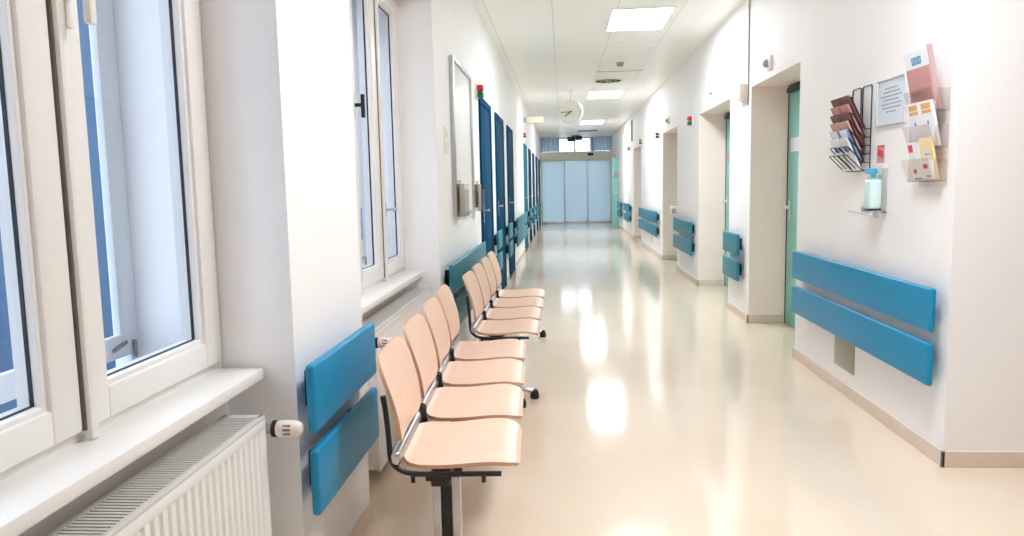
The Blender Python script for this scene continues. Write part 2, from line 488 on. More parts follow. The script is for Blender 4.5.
# ------------------------------------------------------------------ bumper rails on the walls
def rail(side, y0, y1, z0, z1, material, label, group):
    s = -1 if side == 'R' else 1
    xw = XR if side == 'R' else XL
    xf = xw + s * .072; xk = xw + s * .044
    root = empty('bumper_rail', (xw, (y0 + y1) / 2, z0), label, 'bumper rail', group)
    a, b = min(xf, xk), max(xf, xk)
    build('board', MB().box(a, b, y0, y1, z0, z1, .0125, 4), material, root)
    n = max(2, int((y1 - y0) / .9) + 1)
    for k in range(n):
        yy = y0 + .14 + (y1 - y0 - .28) * k / (n - 1)
        p, q = sorted((xw - s * .002, xk + s * .004))
        build('bracket', MB().box(p, q, yy - .02, yy + .02, z0 + .045, z1 - .045, .004), 'plastic', root)
    return root
ZU, ZL = (.612, .812), (.365, .562)
gR, gL = 'blue bumper rails along the right wall', 'blue bumper rails along the left wall'
def pair(side, y0, y1, m, where, g, dz=0):
    rail(side, y0, y1, ZU[0] + dz, ZU[1] + dz, m, 'upper ' + where, g)
    rail(side, y0, y1, ZL[0] + dz, ZL[1] + dz, m, 'lower ' + where, g)
pair('R', 3.385, 5.40, 'blue', 'long blue bumper rail below the leaflet holders', gR)
pair('R', 7.08, 7.72, 'teal', 'short petrol bumper rail between nearest and second doorways', gR)
pair('R', 9.66, 11.18, 'teal', 'petrol bumper rail between second and third doorways', gR)
pair('R', 13.25, 16.3, 'teal', 'long petrol bumper rail just past the third doorway', gR)
pair('R', 18.6, 20.4, 'teal', 'petrol bumper rail far down right wall past fourth doorway', gR)
pair('R', 21.4, 22.6, 'teal', 'petrol bumper rail beside the open turquoise door', gR)
pair('L', 2.0, 2.69, 'blue', 'bright blue bumper rail on the pier between the windows', gL)
pair('L', 4.66, 6.72, 'teal', 'long petrol bumper rail behind the farther row of seats', gL)
lr = [(8.09, 8.56, 'short petrol bumper rail between first and second blue doors'), (9.78, 10.37, 'short petrol bumper rail between second and third blue doors'),
      (11.56, 14.7, 'long petrol bumper rail after the third blue door'), (16.02, 16.92, 'petrol bumper rail between fourth and fifth left doors'),
      (18.08, 19.02, 'petrol bumper rail between fifth and sixth left doors'), (20.2, 21.3, 'petrol bumper rail between sixth and seventh left doors'),
      (22.5, 23.7, 'petrol bumper rail beside the last left doors')]
for a, b, t in lr: pair('L', a, b, 'teal', t, gL)

# ------------------------------------------------------------------ doors
dn = [0]
def left_door(a, b, m):
    dn[0] += 1
    f = MB()
    f.box(XL - .05, XL + .022, a, a + .07, 0, 2.16, .004); f.box(XL - .05, XL + .022, b - .07, b, 0, 2.16, .004)
    f.box(XL - .05, XL + .022, a + .069, b - .069, 2.09, 2.16, .004)
    d = struct('door_%d' % dn[0], f, m)
    build('leaf', MB().box(XL - .03, XL + .012, a + .072, b - .072, .008, 2.088, .003), m, d)
    h = MB(); yy = a + .14; x = XL + .012
    h.box(x, x + .006, yy - .018, yy + .018, .96, 1.14, .003); h.cyl((x, yy, 1.08), (x + .045, yy, 1.08), .009, 12)
    h.box(x + .034, x + .05, yy - .008, yy + .11, 1.07, 1.09, .004)
    build('handle', h, 'alu', d)
for i, (a, b) in enumerate(LD): left_door(a, b, 'petroldoor' if i == 3 else 'bluedoor')
def right_door(a, b):
    dn[0] += 1
    f = MB()
    f.box(DX - .004, DX + .09, a, a + .03, 0, OH, .003); f.box(DX - .004, DX + .09, b - .02, b, 0, OH, .003)
    f.box(DX - .004, DX + .09, a + .03, b - .02, OH - .03, OH, .003)
    d = struct('door_%d' % dn[0], f, 'seal')
    build('leaf', MB().box(DX, DX + .045, a + .03, b - .02, .008, OH - .03, .003), 'tealdoor', d)
    ln = MB()
    ln.box(XR + .002, DX - .004, a - .001, a + .003, 0, OH).box(XR + .002, DX - .004, b - .003, b + .001, 0, OH).box(XR + .002, DX - .004, a, b, OH - .003, OH + .001)
    build('reveal_tint', ln, 'reveal_tint', d, smooth=False)  # added thin sheets over the reveals, coloured to cancel the green door bounce
    h = MB(); yy = b - .10; x = DX
    h.box(x - .006, x, yy - .018, yy + .018, .95, 1.13, .003); h.cyl((x - .05, yy, 1.07), (x, yy, 1.07), .009, 12)
    h.box(x - .058, x - .04, yy - .12, yy + .008, 1.06, 1.085, .004)
    build('handle', h, 'white', d)
    build('closer', MB().box(DX - .05, DX, b - .42, b - .1, OH - .075, OH - .035, .005), 'seal', d, label='dark door closer at the top')
    build('number_plate', MB().box(DX - .006, DX, b - .36, b - .10, 1.56, 1.68, .002), 'paper' if a < 7 else 'grey', d)
    return d
for a, b in OP[:4]: right_door(a, b)

# last doorway on the right: leaf standing open towards us
dn[0] += 1
d = struct('door_%d' % dn[0], MB().box(DX - .0, DX + .06, OP[4][0], OP[4][0] + .05, 0, OH, .003).box(DX, DX + .06, OP[4][1] - .05, OP[4][1], 0, OH, .003).box(DX, DX + .06, OP[4][0], OP[4][1], OH - .05, OH, .003).box(DX + .06, DX + .08, OP[4][0], OP[4][1], 0, OH), 'wall')
build('leaf', MB().box(1.50, DX - .002, 22.97, 23.015, .01, 2.13, .003), 'tealdoor', d)
build('number_plate', MB().box(1.545, 1.68, 22.962, 22.972, 1.52, 1.72, .002), 'grey', d)
h = MB(); h.cyl((1.55, 22.975, 1.07), (1.55, 22.92, 1.07), .01, 12); h.box(1.54, 1.66, 22.91, 22.93, 1.06, 1.085, .004)
build('handle', h, 'white', d)

# end of the corridor: automatic door of frosted panels, header, transom
dn[0] += 1
xa, xb = XL, XR
hd = MB().box(xa, xb, YE - .22, YE, 2.17, 2.48, .006)
hd.box(xa, xa + .04, YE - .12, YE, 0, 2.18, .003).box(xb - .04, xb, YE - .12, YE, 0, 2.18, .003)
d = struct('door_%d' % dn[0], hd, 'cream')
xs = [xa + .04, xa + .04 + .80, xa + .04 + 1.60, xb - .04]
for k in range(3):
    a, b = xs[k], xs[k + 1]; yo = YE - .10 + (.035 if k == 1 else 0)
    q = MB()
    q.box(a, a + .02, yo - .015, yo + .015, .01, 2.17, .003); q.box(b - .02, b, yo - .015, yo + .015, .01, 2.17, .003)
    q.box(a, b, yo - .015, yo + .015, .01, .06, .003)
    f = build('panel_frame', q, 'alu', d)
    build('frosted_pane', MB().box(a + .018, b - .018, yo - .004, yo + .004, .055, 2.17), 'frost', f, smooth=False)
build('threshold', MB().box(xa, xb, YE - .2, YE + .02, 0, .012, .002), 'alu', d)
build('motion_sensor', MB().box(.86, 1.06, YE - .28, YE - .2, 2.33, 2.41, .015), 'plastic', d, label='black motion sensor')
tw = MB()
tz0, tz1 = 2.48, CZ
tw.box(xa, xb, YE - .06, YE, tz1 - .05, tz1, .003)
for xx in (xa + .03, xa + .65, .43, 1.05, xb - .03): tw.box(xx - .03, xx + .03, YE - .06, YE, tz0, tz1 - .04, .003)
w3 = struct('window_3', tw, 'alu')
for a, b in ((xa, xa + .65), (xa + .65, .43), (.43, 1.05), (1.05, xb)):
    build('pane', MB().box(a + .02, b - .02, YE - .03, YE - .024, tz0, tz1 - .04), 'glass', w3, smooth=False)
def curtain(x0, x1, label):
    c = MB(); n = 60; top = []; bot = []
    for k in range(n + 1):
        x = x0 + (x1 - x0) * k / n; yy = YE - .13 + .03 * math.sin(k * .95) + .008 * math.sin(k * 2.3)
        top.append((x, yy, CZ - .035)); bot.append((x, yy + .01 * math.sin(k), 2.49))
    vs = top + bot
    m = n + 1; fs = []
    for k in range(n):
        fs.append((k, k + 1, m + k + 1, m + k))
    c.add(vs, fs)
    root = empty('curtain', ((x0 + x1) / 2, YE - .13, 2.49), label, 'curtain', 'curtains above the frosted door')
    build('cloth', c, 'curtain', root)
    build('track', MB().box(x0, x1, YE - .15, YE - .11, CZ - .04, CZ, .003), 'alu', root)
curtain(xa + .03, -.12, 'slate blue curtain left of the bright transom window')
curtain(.95, xb - .03, 'slate blue curtain right of the bright transom window')

# ------------------------------------------------------------------ outside
struct('ground_outside', MB().box(-60, -1.33, -30, 80, -4.3, -4.0), 'yard', smooth=False)
struct('ground_beyond', MB().box(-1.3, 8, YE + .31, 60, -.3, -.02), 'yard', smooth=False)
fb = empty('building', (-12, 20, -4), 'blue grey building across the yard seen through the nearest window', 'building')
build('facade', MB().box(-14, -10, -6, 48, -4.0, 6.6), 'facade', fb, smooth=False)
build('coping', MB().box(-14.1, -9.9, -6.1, 48.1, 6.6, 6.75, .02), 'roofc', fb)
for k in range(8):
    y0 = 1 + k * 5.6
    f = build('window', MB().frame(-10.02, -9.96, y0, y0 + 1.3, 3.6, 5.2, .08, .01), 'oldwhite', fb)
    build('pane', MB().box(-10.0, -9.99, y0 + .07, y0 + 1.23, 3.67, 5.13), 'seal', f, smooth=False)

# ------------------------------------------------------------------ beam seating
def panel(cl, hw, t, curve, r0, r1, nv=14, taper=(1, 1)):
    """plywood shell: cl = centre line (x, z), hw half width, rounded ends r0/r1, cross curvature"""
    P = [Vector((a, 0, b)) for a, b in cl]
    # resample densely
    L = [0]
    for i in range(1, len(P)): L.append(L[-1] + (P[i] - P[i - 1]).length)
    tot = L[-1]
    def at(s):
        s = min(max(s, 0), tot)
        for i in range(1, len(P)):
            if s <= L[i] + 1e-9:
                f = (s - L[i - 1]) / (L[i] - L[i - 1]); return P[i - 1].lerp(P[i], f)
        return P[-1]
    def sm(s):
        h = .035; return (at(s - h) + at(s - h / 2) + at(s) * 2 + at(s + h / 2) + at(s + h)) / 6 if h < s < tot - h else at(s)
    ss = []
    for k in range(9): ss.append(r0 * (1 - math.cos(PI / 2 * k / 8)))
    n = 16
    for k in range(1, n): ss.append(r0 + (tot - r0 - r1) * k / n)
    for k in range(9): ss.append(tot - r1 * (1 - math.sin(PI / 2 * k / 8)))
    m = MB(); rows = []
    for s in ss:
        w = hw * (taper[0] + (taper[1] - taper[0]) * s / tot)
        if s < r0: w = w - r0 + math.sqrt(max(0, r0 * r0 - (r0 - s) ** 2))
        if s > tot - r1: w = w - r1 + math.sqrt(max(0, r1 * r1 - (s - tot + r1) ** 2))
        c = sm(s); tg = (at(s + .02) - at(s - .02)).normalized(); nm = Vector((-tg.z, 0, tg.x))
        rows.append((c, nm, w))
    vs = []; 
    for side in (1, 0):
        for c, nm, w in rows:
            for j in range(nv + 1):
                u = -1 + 2 * j / nv; u = math.sin(u * PI / 2)
                p = c + Vector((0, u * w, 0)) + nm * (curve * (u * w / hw) ** 2)
                vs.append(p + nm * (t if side else 0))
    R = len(rows); C = nv + 1; top = []; 
    for i in range(R - 1):
        for j in range(nv):
            top.append((i * C + j, i * C + j + 1, (i + 1) * C + j + 1, (i + 1) * C + j))
    bot = [tuple(reversed([q + R * C for q in f])) for f in top]
    ring = [j for j in range(C)] + [i * C + nv for i in range(1, R)] + [(R - 1) * C + j for j in range(nv - 1, -1, -1)] + [i * C for i in range(R - 2, 0, -1)]
    rim = []
    for k in range(len(ring)):
        a, b = ring[k], ring[(k + 1) % len(ring)]; rim.append((a, b, b + R * C, a + R * C))
    m.add(vs, top + bot, 0); o = len(m.v)
    m.f += rim; m.mi += [1] * len(rim)
    return m
PITCH, SW = .475, .222
seat_cl = [(-.525, .445), (-.50, .434), (-.44, .428), (-.36, .430), (-.28, .438), (-.22, .441), (-.19, .438), (-.168, .430), (-.156, .418)]
back_cl = [(-.528, .505), (-.530, .55), (-.537, .60), (-.553, .66), (-.566, .70), (-.579, .74), (-.594, .778)]
def shift(m, dy):
    for v in m.v: v.y += dy
    return m
def make_bench():
    root = empty('beam_seating', (0, 0, 0), 'row of four beech seats on a beam nearest the camera beside the radiator', 'bench', 'rows of wooden waiting seats')
    for k in range(4):
        yc = .24 + PITCH * k
        s = build('seat', shift(panel(seat_cl, SW,   .012, .006, .07, .08, taper=(.95, 1.0)), yc), ['wood', 'woodedge'], root)
        b = build('backrest', shift(panel(list(reversed(back_cl)), SW, -.012, .018, .085, .05, taper=(1.0, .9)), yc), ['wood', 'woodedge'], root)
    Lb = PITCH * 4
    build('beam', MB().box(-.43, -.37, .05, Lb + .25, .365, .405, .006), 'black', root)
    rr = MB(); rr.box(-.553, -.517, .012, Lb - .012, .448, .492, .012, 3)
    build('rear_rail', rr, 'chrome', root, label='silver rail between seats and backrests')
    for k in range(1, 4):
        y = PITCH * k
        c = MB()
        for dy in (-.018, .006):
            c.box(-.566, -.504, y + dy, y + dy + .018, .434, .506, .013, 3)
        c.box(-.512, -.497, y - .008, y + .008, .442, .458, .004)
        build('clamp', c, 'plastic', root)
        build('seat_support', MB().tube([(-.20, y, .418), (-.49, y, .418), (-.548, y, .45)], .008, 8, fillet=.05), 'black', root)
    for y in (.02, Lb - .02):
        t = MB(); t.tube([(-.205, y, .420), (-.50, y, .420), (-.548, y, .455), (-.550, y, .53), (-.557, y, .62), (-.564, y, .67)], .0085, 10, fillet=.06)
        t.box(-.44, -.36, y - .006, y + .006, .40, .424)
        t.cyl((-.26, y, .394), (-.26, y, .415), .007, 8); t.cyl((-.48, y, .394), (-.48, y, .415), .007, 8)
        build('side_frame', t, 'black', root, label='black bent side frame')
    for y in (.215, Lb + .19):
        p = MB(); p.box(-.446, -.418, y - .026, y + .026, .055, .345, .004); p.box(-.382, -.354, y - .026, y + .026, .055, .345, .004)
        lg = build('leg', p, 'chrome', root, label='silver leg post with black core')
        build('core', MB().box(-.42, -.38, y - .02, y + .02, .06, .37, .003), 'black', lg)
        build('cap', MB().box(-.452, -.348, y - .034, y + .034, .342, .362, .007, 3), 'plastic', lg)
        fm = MB(); fm.tube([(-.62, y, .045), (-.54, y, .06), (-.26, y, .06), (-.19, y, .045)], .016, 12, fillet=.06)
        ft = build('foot', fm, 'chrome', root)
        for x in (-.63, -.185):
            g = MB().lathe((x, y, 0), (0, 0, 1), [(0, .024), (.006, .028), (.03, .027), (.05, .022), (.06, .012)], 18)
            build('foot_glide', g, 'plastic', ft)
    return root
bench = make_bench()
bench.location = (.004, 2.185, 0); bench.rotation_euler.z = math.radians(2.2)
b2 = copy_tree(bench, (-.006, 4.24, 0), 'farther row of four beech seats under the petrol rail beside blue doors')
b2.rotation_euler.z = 0

# ------------------------------------------------------------------ ceiling fittings
def ceiling_light(x0, x1, y0, y1, label):
    root = empty('ceiling_light', ((x0 + x1) / 2, (y0 + y1) / 2, CZ), label, 'ceiling light', 'ceiling light panels')
    fr = MB()
    w = .018
    fr.box(x0 - w, x0, y0 - w, y1 + w, CZ - .012, CZ + .002, .003); fr.box(x1, x1 + w, y0 - w, y1 + w, CZ - .012, CZ + .002, .003)
    fr.box(x0, x1, y0 - w, y0, CZ - .012, CZ + .002, .003); fr.box(x0, x1, y1, y1 + w, CZ - .012, CZ + .002, .003)
    build('light_frame', fr, 'white', root)
    build('diffuser', MB().box(x0, x1, y0, y1, CZ - .008, CZ + .002), 'lamp', root, smooth=False)
for y, t in ((1.9, 'ceiling light panel above the camera'), (7.35, 'ceiling light panel above the first blue door'), (13.6, 'nearer glowing ceiling light panel right of the clock'), (19.6, 'farther glowing ceiling light panel past the clock')):
    ceiling_light(.5, 1.08, y, y + .95, t)
# swirl diffuser
root = empty('ceiling_vent', (.74, 12.15, CZ), 'round perforated ceiling vent in front of the light panel', 'air vent')
build('vent_ring', MB().lathe((.74, 12.15, CZ + .002), (0, 0, -1), [(0, .26), (.012, .26), (.018, .245), (.018, .22)], 36), 'white', root)
build('backing', MB().cyl((.74, 12.15, CZ - .0205), (.74, 12.15, CZ - .018), .215, 36), 'grey', root)
for ring, n in ((.17, 18), (.09, 9)):
    for k in range(n):
        a = 2 * PI * k / n; cx, cy = .74 + ring * math.cos(a), 12.15 + ring * math.sin(a)
        build('slot', MB().box(cx - .032, cx + .032, cy - .011, cy + .011, CZ - .026, CZ - .019, rot=((cx, cy, CZ), 'Z', a + .5)), 'dark', root, smooth=False)
build('smoke_detector', MB().lathe((.80, 10.45, CZ - .007), (0, 0, -1), [(0, .055), (.012, .055), (.016, .045), (.03, .045), (.05, .04), (.055, .02)], 24), 'grey', label='small round grey detector on the ceiling', cat='smoke detector')
root = empty('access_panel', (.86, 10.7, CZ), 'square ceiling access panel with grey edge around the detector', 'ceiling panel')
build('panel', MB().box(.55, 1.17, 9.4, 11.2, CZ - .008, CZ + .002, .002), 'clockface', root)
build('panel_edge', MB().box(.53, 1.19, 11.2, 11.25, CZ - .01, CZ + .002), 'grey', root, smooth=False)
build('slot_vent', MB().box(.47, 1.07, 23.0, 23.28, CZ - .012, CZ + .002, .003).box(.5, 1.04, 23.05, 23.23, CZ - .016, CZ - .01), ['dark'], label='dark slot vent in the ceiling near the end door', cat='air vent')
# clock
ck = Vector((.16, 13.4, 2.60)); th = .30
ax = Vector((-math.sin(th), -math.cos(th), 0))
rx = Vector((math.cos(th), -math.sin(th), 0))
root = empty('clock', (ck.x, ck.y, ck.z), 'round white clock hanging from the ceiling showing quarter to eight', 'clock')
build('case', MB().lathe(ck - ax * .055, ax, [(0, .205), (.006, .212), (.104, .212), (.11, .205)], 48), 'white', root)
build('dial', MB().cyl(ck + ax * .054, ck + ax * .057, .196, 48), 'clockface', root)
def on_dial(r, deg, lift=.06):
    a = math.radians(deg); return ck + ax * lift + rx * (r * math.sin(a)) + Vector((0, 0, r * math.cos(a)))
hm = MB()
for k in range(12): hm.tube([on_dial(.165, k * 30, .0575), on_dial(.186, k * 30, .0575)], .004, 6)
build('hour_marks', hm, 'grey', root)
build('hour_hand', MB().tube([on_dial(-.03, 233), on_dial(.125, 233)], .008, 6), 'black', root)
build('minute_hand', MB().tube([on_dial(-.03, 270, .066), on_dial(.165, 270, .066)], .005, 6), 'black', root)
build('hanger', MB().cyl(ck + Vector((0, 0, .2)), (ck.x, ck.y, CZ), .014, 12).lathe((ck.x, ck.y, CZ + .001), (0, 0, -1), [(0, .05), (.012, .05), (.03, .02)], 20), 'white', root)
# projecting sign
root = empty('projecting_sign', (XL, 15.2, 2.58), 'blank white box sign projecting from the left wall', 'sign')
build('sign_box', MB().box(XL + .06, -.38, 15.15, 15.25, 2.585, 2.705, .006), 'cream', root)
build('mount', MB().box(XL - .002, XL + .065, 15.12, 15.28, 2.60, 2.69, .006), 'grey', root)
# dark unit before the transom
root = empty('ceiling_sensor', (.42, 25.2, CZ), 'dark twin ceiling unit hanging before the transom window', 'sensor')
build('body', MB().box(.16, .42, 25.1, 25.35, 2.78, 2.93, .03, 3).box(.43, .66, 25.1, 25.35, 2.82, 2.95, .03, 3), 'plastic', root)
build('bracket', MB().box(.30, .55, 25.18, 25.26, 2.90, CZ + .002, .004), 'alu', root)

# ------------------------------------------------------------------ wall fittings
def signal(side, y, z, label, k=1., plate=True, cols=('red', 'green')):
    s = -1 if side == 'R' else 1; xw = XR if side == 'R' else XL
    root = empty('signal_lamp', (xw, y, z), label, 'signal lamp', 'red and green signal lamps')
    def bx(a, b, *r, **kw):
        p, q = sorted((xw + s * a, xw + s * b)); return MB().box(p, q, *r, **kw)
    build('base', bx(-.002, .02, y - .075 * k, y + .05 * k, z - .075 * k, z + .075 * k, bev=.005), 'cream', root)
    build('upper_lens', bx(.018, .075, y - .05 * k, y + .05 * k, z + .003, z + .065 * k, bev=.014), cols[0], root, label='red lens')
    build('lower_lens', bx(.018, .075, y - .05 * k, y + .05 * k, z - .065 * k, z - .003, bev=.014), cols[1], root, label='green lens')
signal('L', 6.80, 2.165, 'red and green signal lamp above the first blue door', .9)
signal('R', 9.93, 2.11, 'red and green signal lamp on right wall past second doorway', .9)
signal('R', 13.3, 2.15, 'dark red and green signal lamp past the third doorway', .75)
signal('R', 16.1, 2.2, 'small signal lamp just before the fourth doorway', .75)
signal('R', 19.0, 2.2, 'farthest signal lamp on the right wall', .75)
signal('L', 14.6, 2.3, 'small signal lamp beside the petrol door on left wall', .75)
def bell(y, z, label):
    root = empty('door_lamp', (XR, y, z), label, 'lamp', 'small white lamps above the doorways')
    build('base', MB().box(XR - .025, XR + .002, y - .05, y + .05, z - .06, z + .06, .01), 'white', root)
    build('dome', MB().lathe((XR - .02, y + .02, z), (-1, 0, 0), [(0, .034), (.02, .032), (.035, .022), (.04, .01)], 20), 'grey', root)
bell(6.30, 2.26, 'small white lamp above the nearest doorway')
bell(8.55, 2.31, 'small white lamp above the second doorway')
bell(12.1, 2.3, 'small white lamp above the third doorway')
root = empty('junction_box', (XR, 7.2, 2.13), 'cream junction box with a cable running to the ceiling', 'junction box')
build('box', MB().box(XR - .07, XR + .002, 7.06, 7.30, 2.06, 2.20, .008), 'cream', root)
build('conduit', MB().tube([(XR - .008, 7.0, 2.0), (XR - .008, 7.0, CZ)], .008, 8), 'grey', root)
build('wall_sign', MB().box(XR - .03, XR + .002, 18.35, 18.6, 2.35, 2.85, .004), 'grey', label='tall narrow grey plate high on far right wall', cat='plate')
# access plate low on right wall
root = empty('wall_plate', (XR, 4.56, .15), 'square dull metal plate low on wall under the blue rails', 'plate')
build('plate', MB().box(XR - .006, XR + .001, 4.40, 4.715, .152, .333, .003), 'steel', root)
for yy in (4.42, 4.695):
    for z in (.168, .317): build('screw', MB().lathe((XR - .005, yy, z), (-1, 0, 0), [(0, .006), (.003, .005)], 10), 'alu', root)
build('socket_plate', MB().box(XR - .014, XR + .001, 14.3, 14.45, .2, .36, .004), 'cream', label='cream socket plate low on right wall beneath long petrol rail', cat='socket')
root = empty('soap_dispenser', (XR, 11.2, .83), 'small white dispenser box beside the third doorway', 'dispenser')
build('case', MB().box(XR - .11, XR + .002, 11.185, 11.245, .83, .97, .012), 'white', root)
build('window_slot', MB().box(XR - .09, XR - .03, 11.182, 11.187, .86, .93, .004), 'grey', root)
# notice board, left wall
root = empty('notice_board', (XL, 5.75, 1.10), 'tall silver framed notice board on the left wall', 'notice board')
build('frame', MB().frame(XL - .002, XL + .032, 5.22, 6.28, 1.09, 2.22, .03, .006), 'alu', root)
build('panel', MB().box(XL - .001, XL + .014, 5.245, 6.255, 1.115, 2.195), 'white', root, smooth=False)
def holder(y0, y1, z0, z1, label):
    root = empty('leaflet_holder', (XL, (y0 + y1) / 2, z0), label, 'leaflet holder', 'clear holders at the notice board')
    b = MB(); x = XL + .034
    b.box(x - .003, x, y0, y1, z0, z1, .001); b.box(x, x + .055, y0, y1, z0, z0 + .003, .001)
    b.box(x + .052, x + .055, y0, y1, z0, z1 - .07, .001); b.box(x, x + .055, y0, y0 + .003, z0, z1 - .03, .001); b.box(x, x + .055, y1 - .003, y1, z0, z1 - .03, .001)
    build('tray', b, 'acrylic', root, smooth=False)
    build('back_strip', MB().box(XL - .002, x - .002, y0 + .05, y1 - .05, z0 + .03, z1 - .03, .002), 'grey', root)
    return root
holder(5.20, 5.44, 1.10, 1.36, 'clear leaflet holder at near lower corner of notice board')
holder(6.34, 6.58, 1.10, 1.36, 'clear leaflet holder just past far side of notice board')
for a, b, t in ((5.215, 5.425, 'grey leaflet in the near holder at the notice board'), (6.355, 6.565, 'grey leaflet in the far holder at the notice board')):
    build('leaflet', MB().box(XL + .05, XL + .056, a, b, 1.105, 1.33), 'grey', label=t, cat='leaflet', smooth=False)
root = empty('switch_plate', (XL, 5.0, 1.53), 'narrow white switch plate left of the notice board', 'switch')
build('plate', MB().box(XL - .001, XL + .014, 4.90, 4.99, 1.535, 1.71, .004), 'white', root)
for z in (1.56, 1.635): build('rocker', MB().box(XL + .012, XL + .02, 4.918, 4.972, z, z + .055, .003), 'cream', root)

# poster frame on the right wall
root = empty('framed_notice', (XR, 4.03, 1.575), 'landscape framed notice with grey text between wire rack and clear holder', 'notice')
build('frame', MB().frame(XR - .016, XR + .001, 3.845, 4.18, 1.578, 1.822, .012, .004), 'clip', root)
ps = build('sheet', MB().box(XR - .008, XR + .001, 3.857, 4.168, 1.59, 1.81), 'poster', root, smooth=False)
tx = MB(); rnd = random.Random(3)
for k, wd in enumerate((.07, .10, .12, .09, .12, .11, .06)):
    z = 1.765 - k * .02; yc = 4.012; y = yc - wd
    while y < yc + wd - .01:
        l = .012 + rnd.random() * .022; tx.box(XR - .0095, XR - .0075, y, min(y + l, yc + wd), z, z + .007); y += l + .007
build('text_lines', tx, 'ink', ps, smooth=False)

# wire rack with leaflets, right wall
y0, y1 = 4.265, 4.535
root = empty('wire_rack', (XR, (y0 + y1) / 2, 1.36), 'dark wire leaflet rack on right wall left of the notice', 'rack')
ym = (y0 + y1) / 2
wm = MB()
for a, b in ((y0, ym - .012), (ym + .012, y1)):
    wm.tube([(XR - .003, a, 1.35), (XR - .003, a, 1.82), (XR - .003, b, 1.82), (XR - .003, b, 1.35)], .0035, 8, fillet=.02)
build('back_loops', wm, 'black', root)
NT = 6
for k in range(NT):
    zt = 1.40 + k * .046
    for a, b in ((y0, ym - .006), (ym + .006, y1)):
        t = MB()
        x_in, x_out = XR - .003, XR - .13 + k * .004
        t.tube([(x_in, a, zt - .05), (XR - .04, a, zt - .05), (x_out, a, zt + .04), (x_out, b, zt + .04), (XR - .04, b, zt - .05), (x_in, b, zt - .05)], .003, 6, fillet=.015)
        m_ = (a + b) / 2
        t.tube([(x_in, m_, zt - .05), (XR - .04, m_, zt - .05), (x_out, m_, zt + .04)], .0025, 6)
        build('pocket', t, 'black', root)
names = [('white', 'paper'), ('blue and white', 'lblue'), ('salmon', 'salmon'), ('brown', 'brown'), ('dusty pink', 'pink'), ('brown', 'brown')]
ordn = ['lowest', 'second lowest', 'third lowest', 'third highest', 'second highest', 'topmost']
def lean(x0, z0, L, ang, ya, yb, t, dz=0):
    """thin card leaning out from the wall: bottom edge at (x0, z0)"""
    m = MB(); d = Vector((-math.sin(ang), 0, math.cos(ang))); nrm = Vector((-math.cos(ang), 0, -math.sin(ang)))
    p = Vector((x0, 0, z0)); c = []
    for y in (ya, yb):
        for (l, n) in ((0, 0), (L, 0), (L, t), (0, t)): c.append(p + d * l + nrm * n + Vector((0, y, 0)))
    return m.add(c, [(0, 1, 2, 3), (7, 6, 5, 4), (0, 4, 5, 1), (1, 5, 6, 2), (2, 6, 7, 3), (3, 7, 4, 0)])
def patch(x0, z0, ang, ya, yb, l0, l1, t):
    d = Vector((-math.sin(ang), 0, math.cos(ang))); nrm = Vector((-math.cos(ang), 0, -math.sin(ang)))
    p = Vector((x0, 0, z0)); m = MB(); c = []
    for y in (ya, yb):
        for (l, n) in ((l0, t - .001), (l1, t - .001), (l1, t + .0006), (l0, t + .0006)): c.append(p + d * l + nrm * n + Vector((0, y, 0)))
    return m.add(c, [(0, 1, 2, 3), (7, 6, 5, 4), (0, 4, 5, 1), (1, 5, 6, 2), (2, 6, 7, 3), (3, 7, 4, 0)])
for k in range(NT):
    zt = 1.40 + k * .046
    cn, cm = names[k]
    for (a, b, side) in ((y0 + .006, ym - .012, 'right'), (ym + .012, y1 - .006, 'left')):
        o = build('leaflet', lean(XR - .04, zt - .045, .20, .44, a, b, .009), cm, smooth=False,
                  label='%s leaflet in the %s pocket of the wire rack, %s column' % (cn, ordn[k], side), cat='leaflet', group='leaflets in the wire rack')
        if k in (1, 3, 4, 5):
            build('edge', lean(XR - .029, zt - .043, .19, .44, a - .001, b - .002, .0095), 'maroon', o, smooth=False)
        if k == 1: build('print', patch(XR - .04, zt - .045, .44, a + .01, b - .01, .15, .2, .009), 'paper', o, smooth=False)
        if k == 0: build('print', patch(XR - .04, zt - .045, .44, a + .02, b - .02, .12, .15, .009), 'lblue', o, smooth=False)

# clear acrylic holder with leaflets, right wall
ya, yb = 3.425, 3.675
root = empty('acrylic_rack', (XR, (ya + yb) / 2, 1.26), 'clear acrylic leaflet rack on right wall right of the notice', 'rack')
build('back_plate', MB().box(XR - .006, XR + .001, ya, yb, 1.26, 1.85, .002), 'acrylic', root)
for zt in (1.595, 1.435, 1.285):
    p = MB(); p.box(XR - .06, XR - .005, ya, yb, zt, zt + .004, .001)
    p.add(lean(XR - .058, zt, .11, .3, ya, yb, .004).v, lean(XR - .058, zt, .11, .3, ya, yb, .004).f)
    p.box(XR - .06, XR - .005, ya, ya + .003, zt, zt + .1); p.box(XR - .06, XR - .005, yb - .003, yb, zt, zt + .1)
    build('tray', p, 'acrylic', root, smooth=False)
def card(zb, L, a, b, m, label, prints, x=XR - .03, ang=.2, t=.012):
    o = build('leaflet', lean(x, zb, L, ang, a, b, t), m, label=label, cat='leaflet', group='leaflets in the clear rack', smooth=False)
    for (p, q, l0, l1, pm) in prints: build('print', patch(x, zb, ang, p, q, l0, l1, t), pm, o, smooth=False)
    return o
a, b = ya + .008, yb - .008; mid = (a + b) / 2
card(1.607, .275, a + .01, b, 'paper', 'large white brochure with blue label and pink lower half', [(a + .012, b - .002, .04, .20, 'pink'), (mid - .04, mid + .05, .215, .25, 'sky'), (mid - .01, b - .02, .06, .09, 'salmon'), (mid - .03, mid - .015, .224, .241, 'paper'), (mid + .0, mid + .015, .224, .241, 'paper'), (mid + .025, mid + .04, .224, .241, 'paper')], t=.02)
card(1.607, .285, a - .0, a + .009, 'booklet', 'thin pinkish booklet at right edge of the clear rack', [], t=.02)
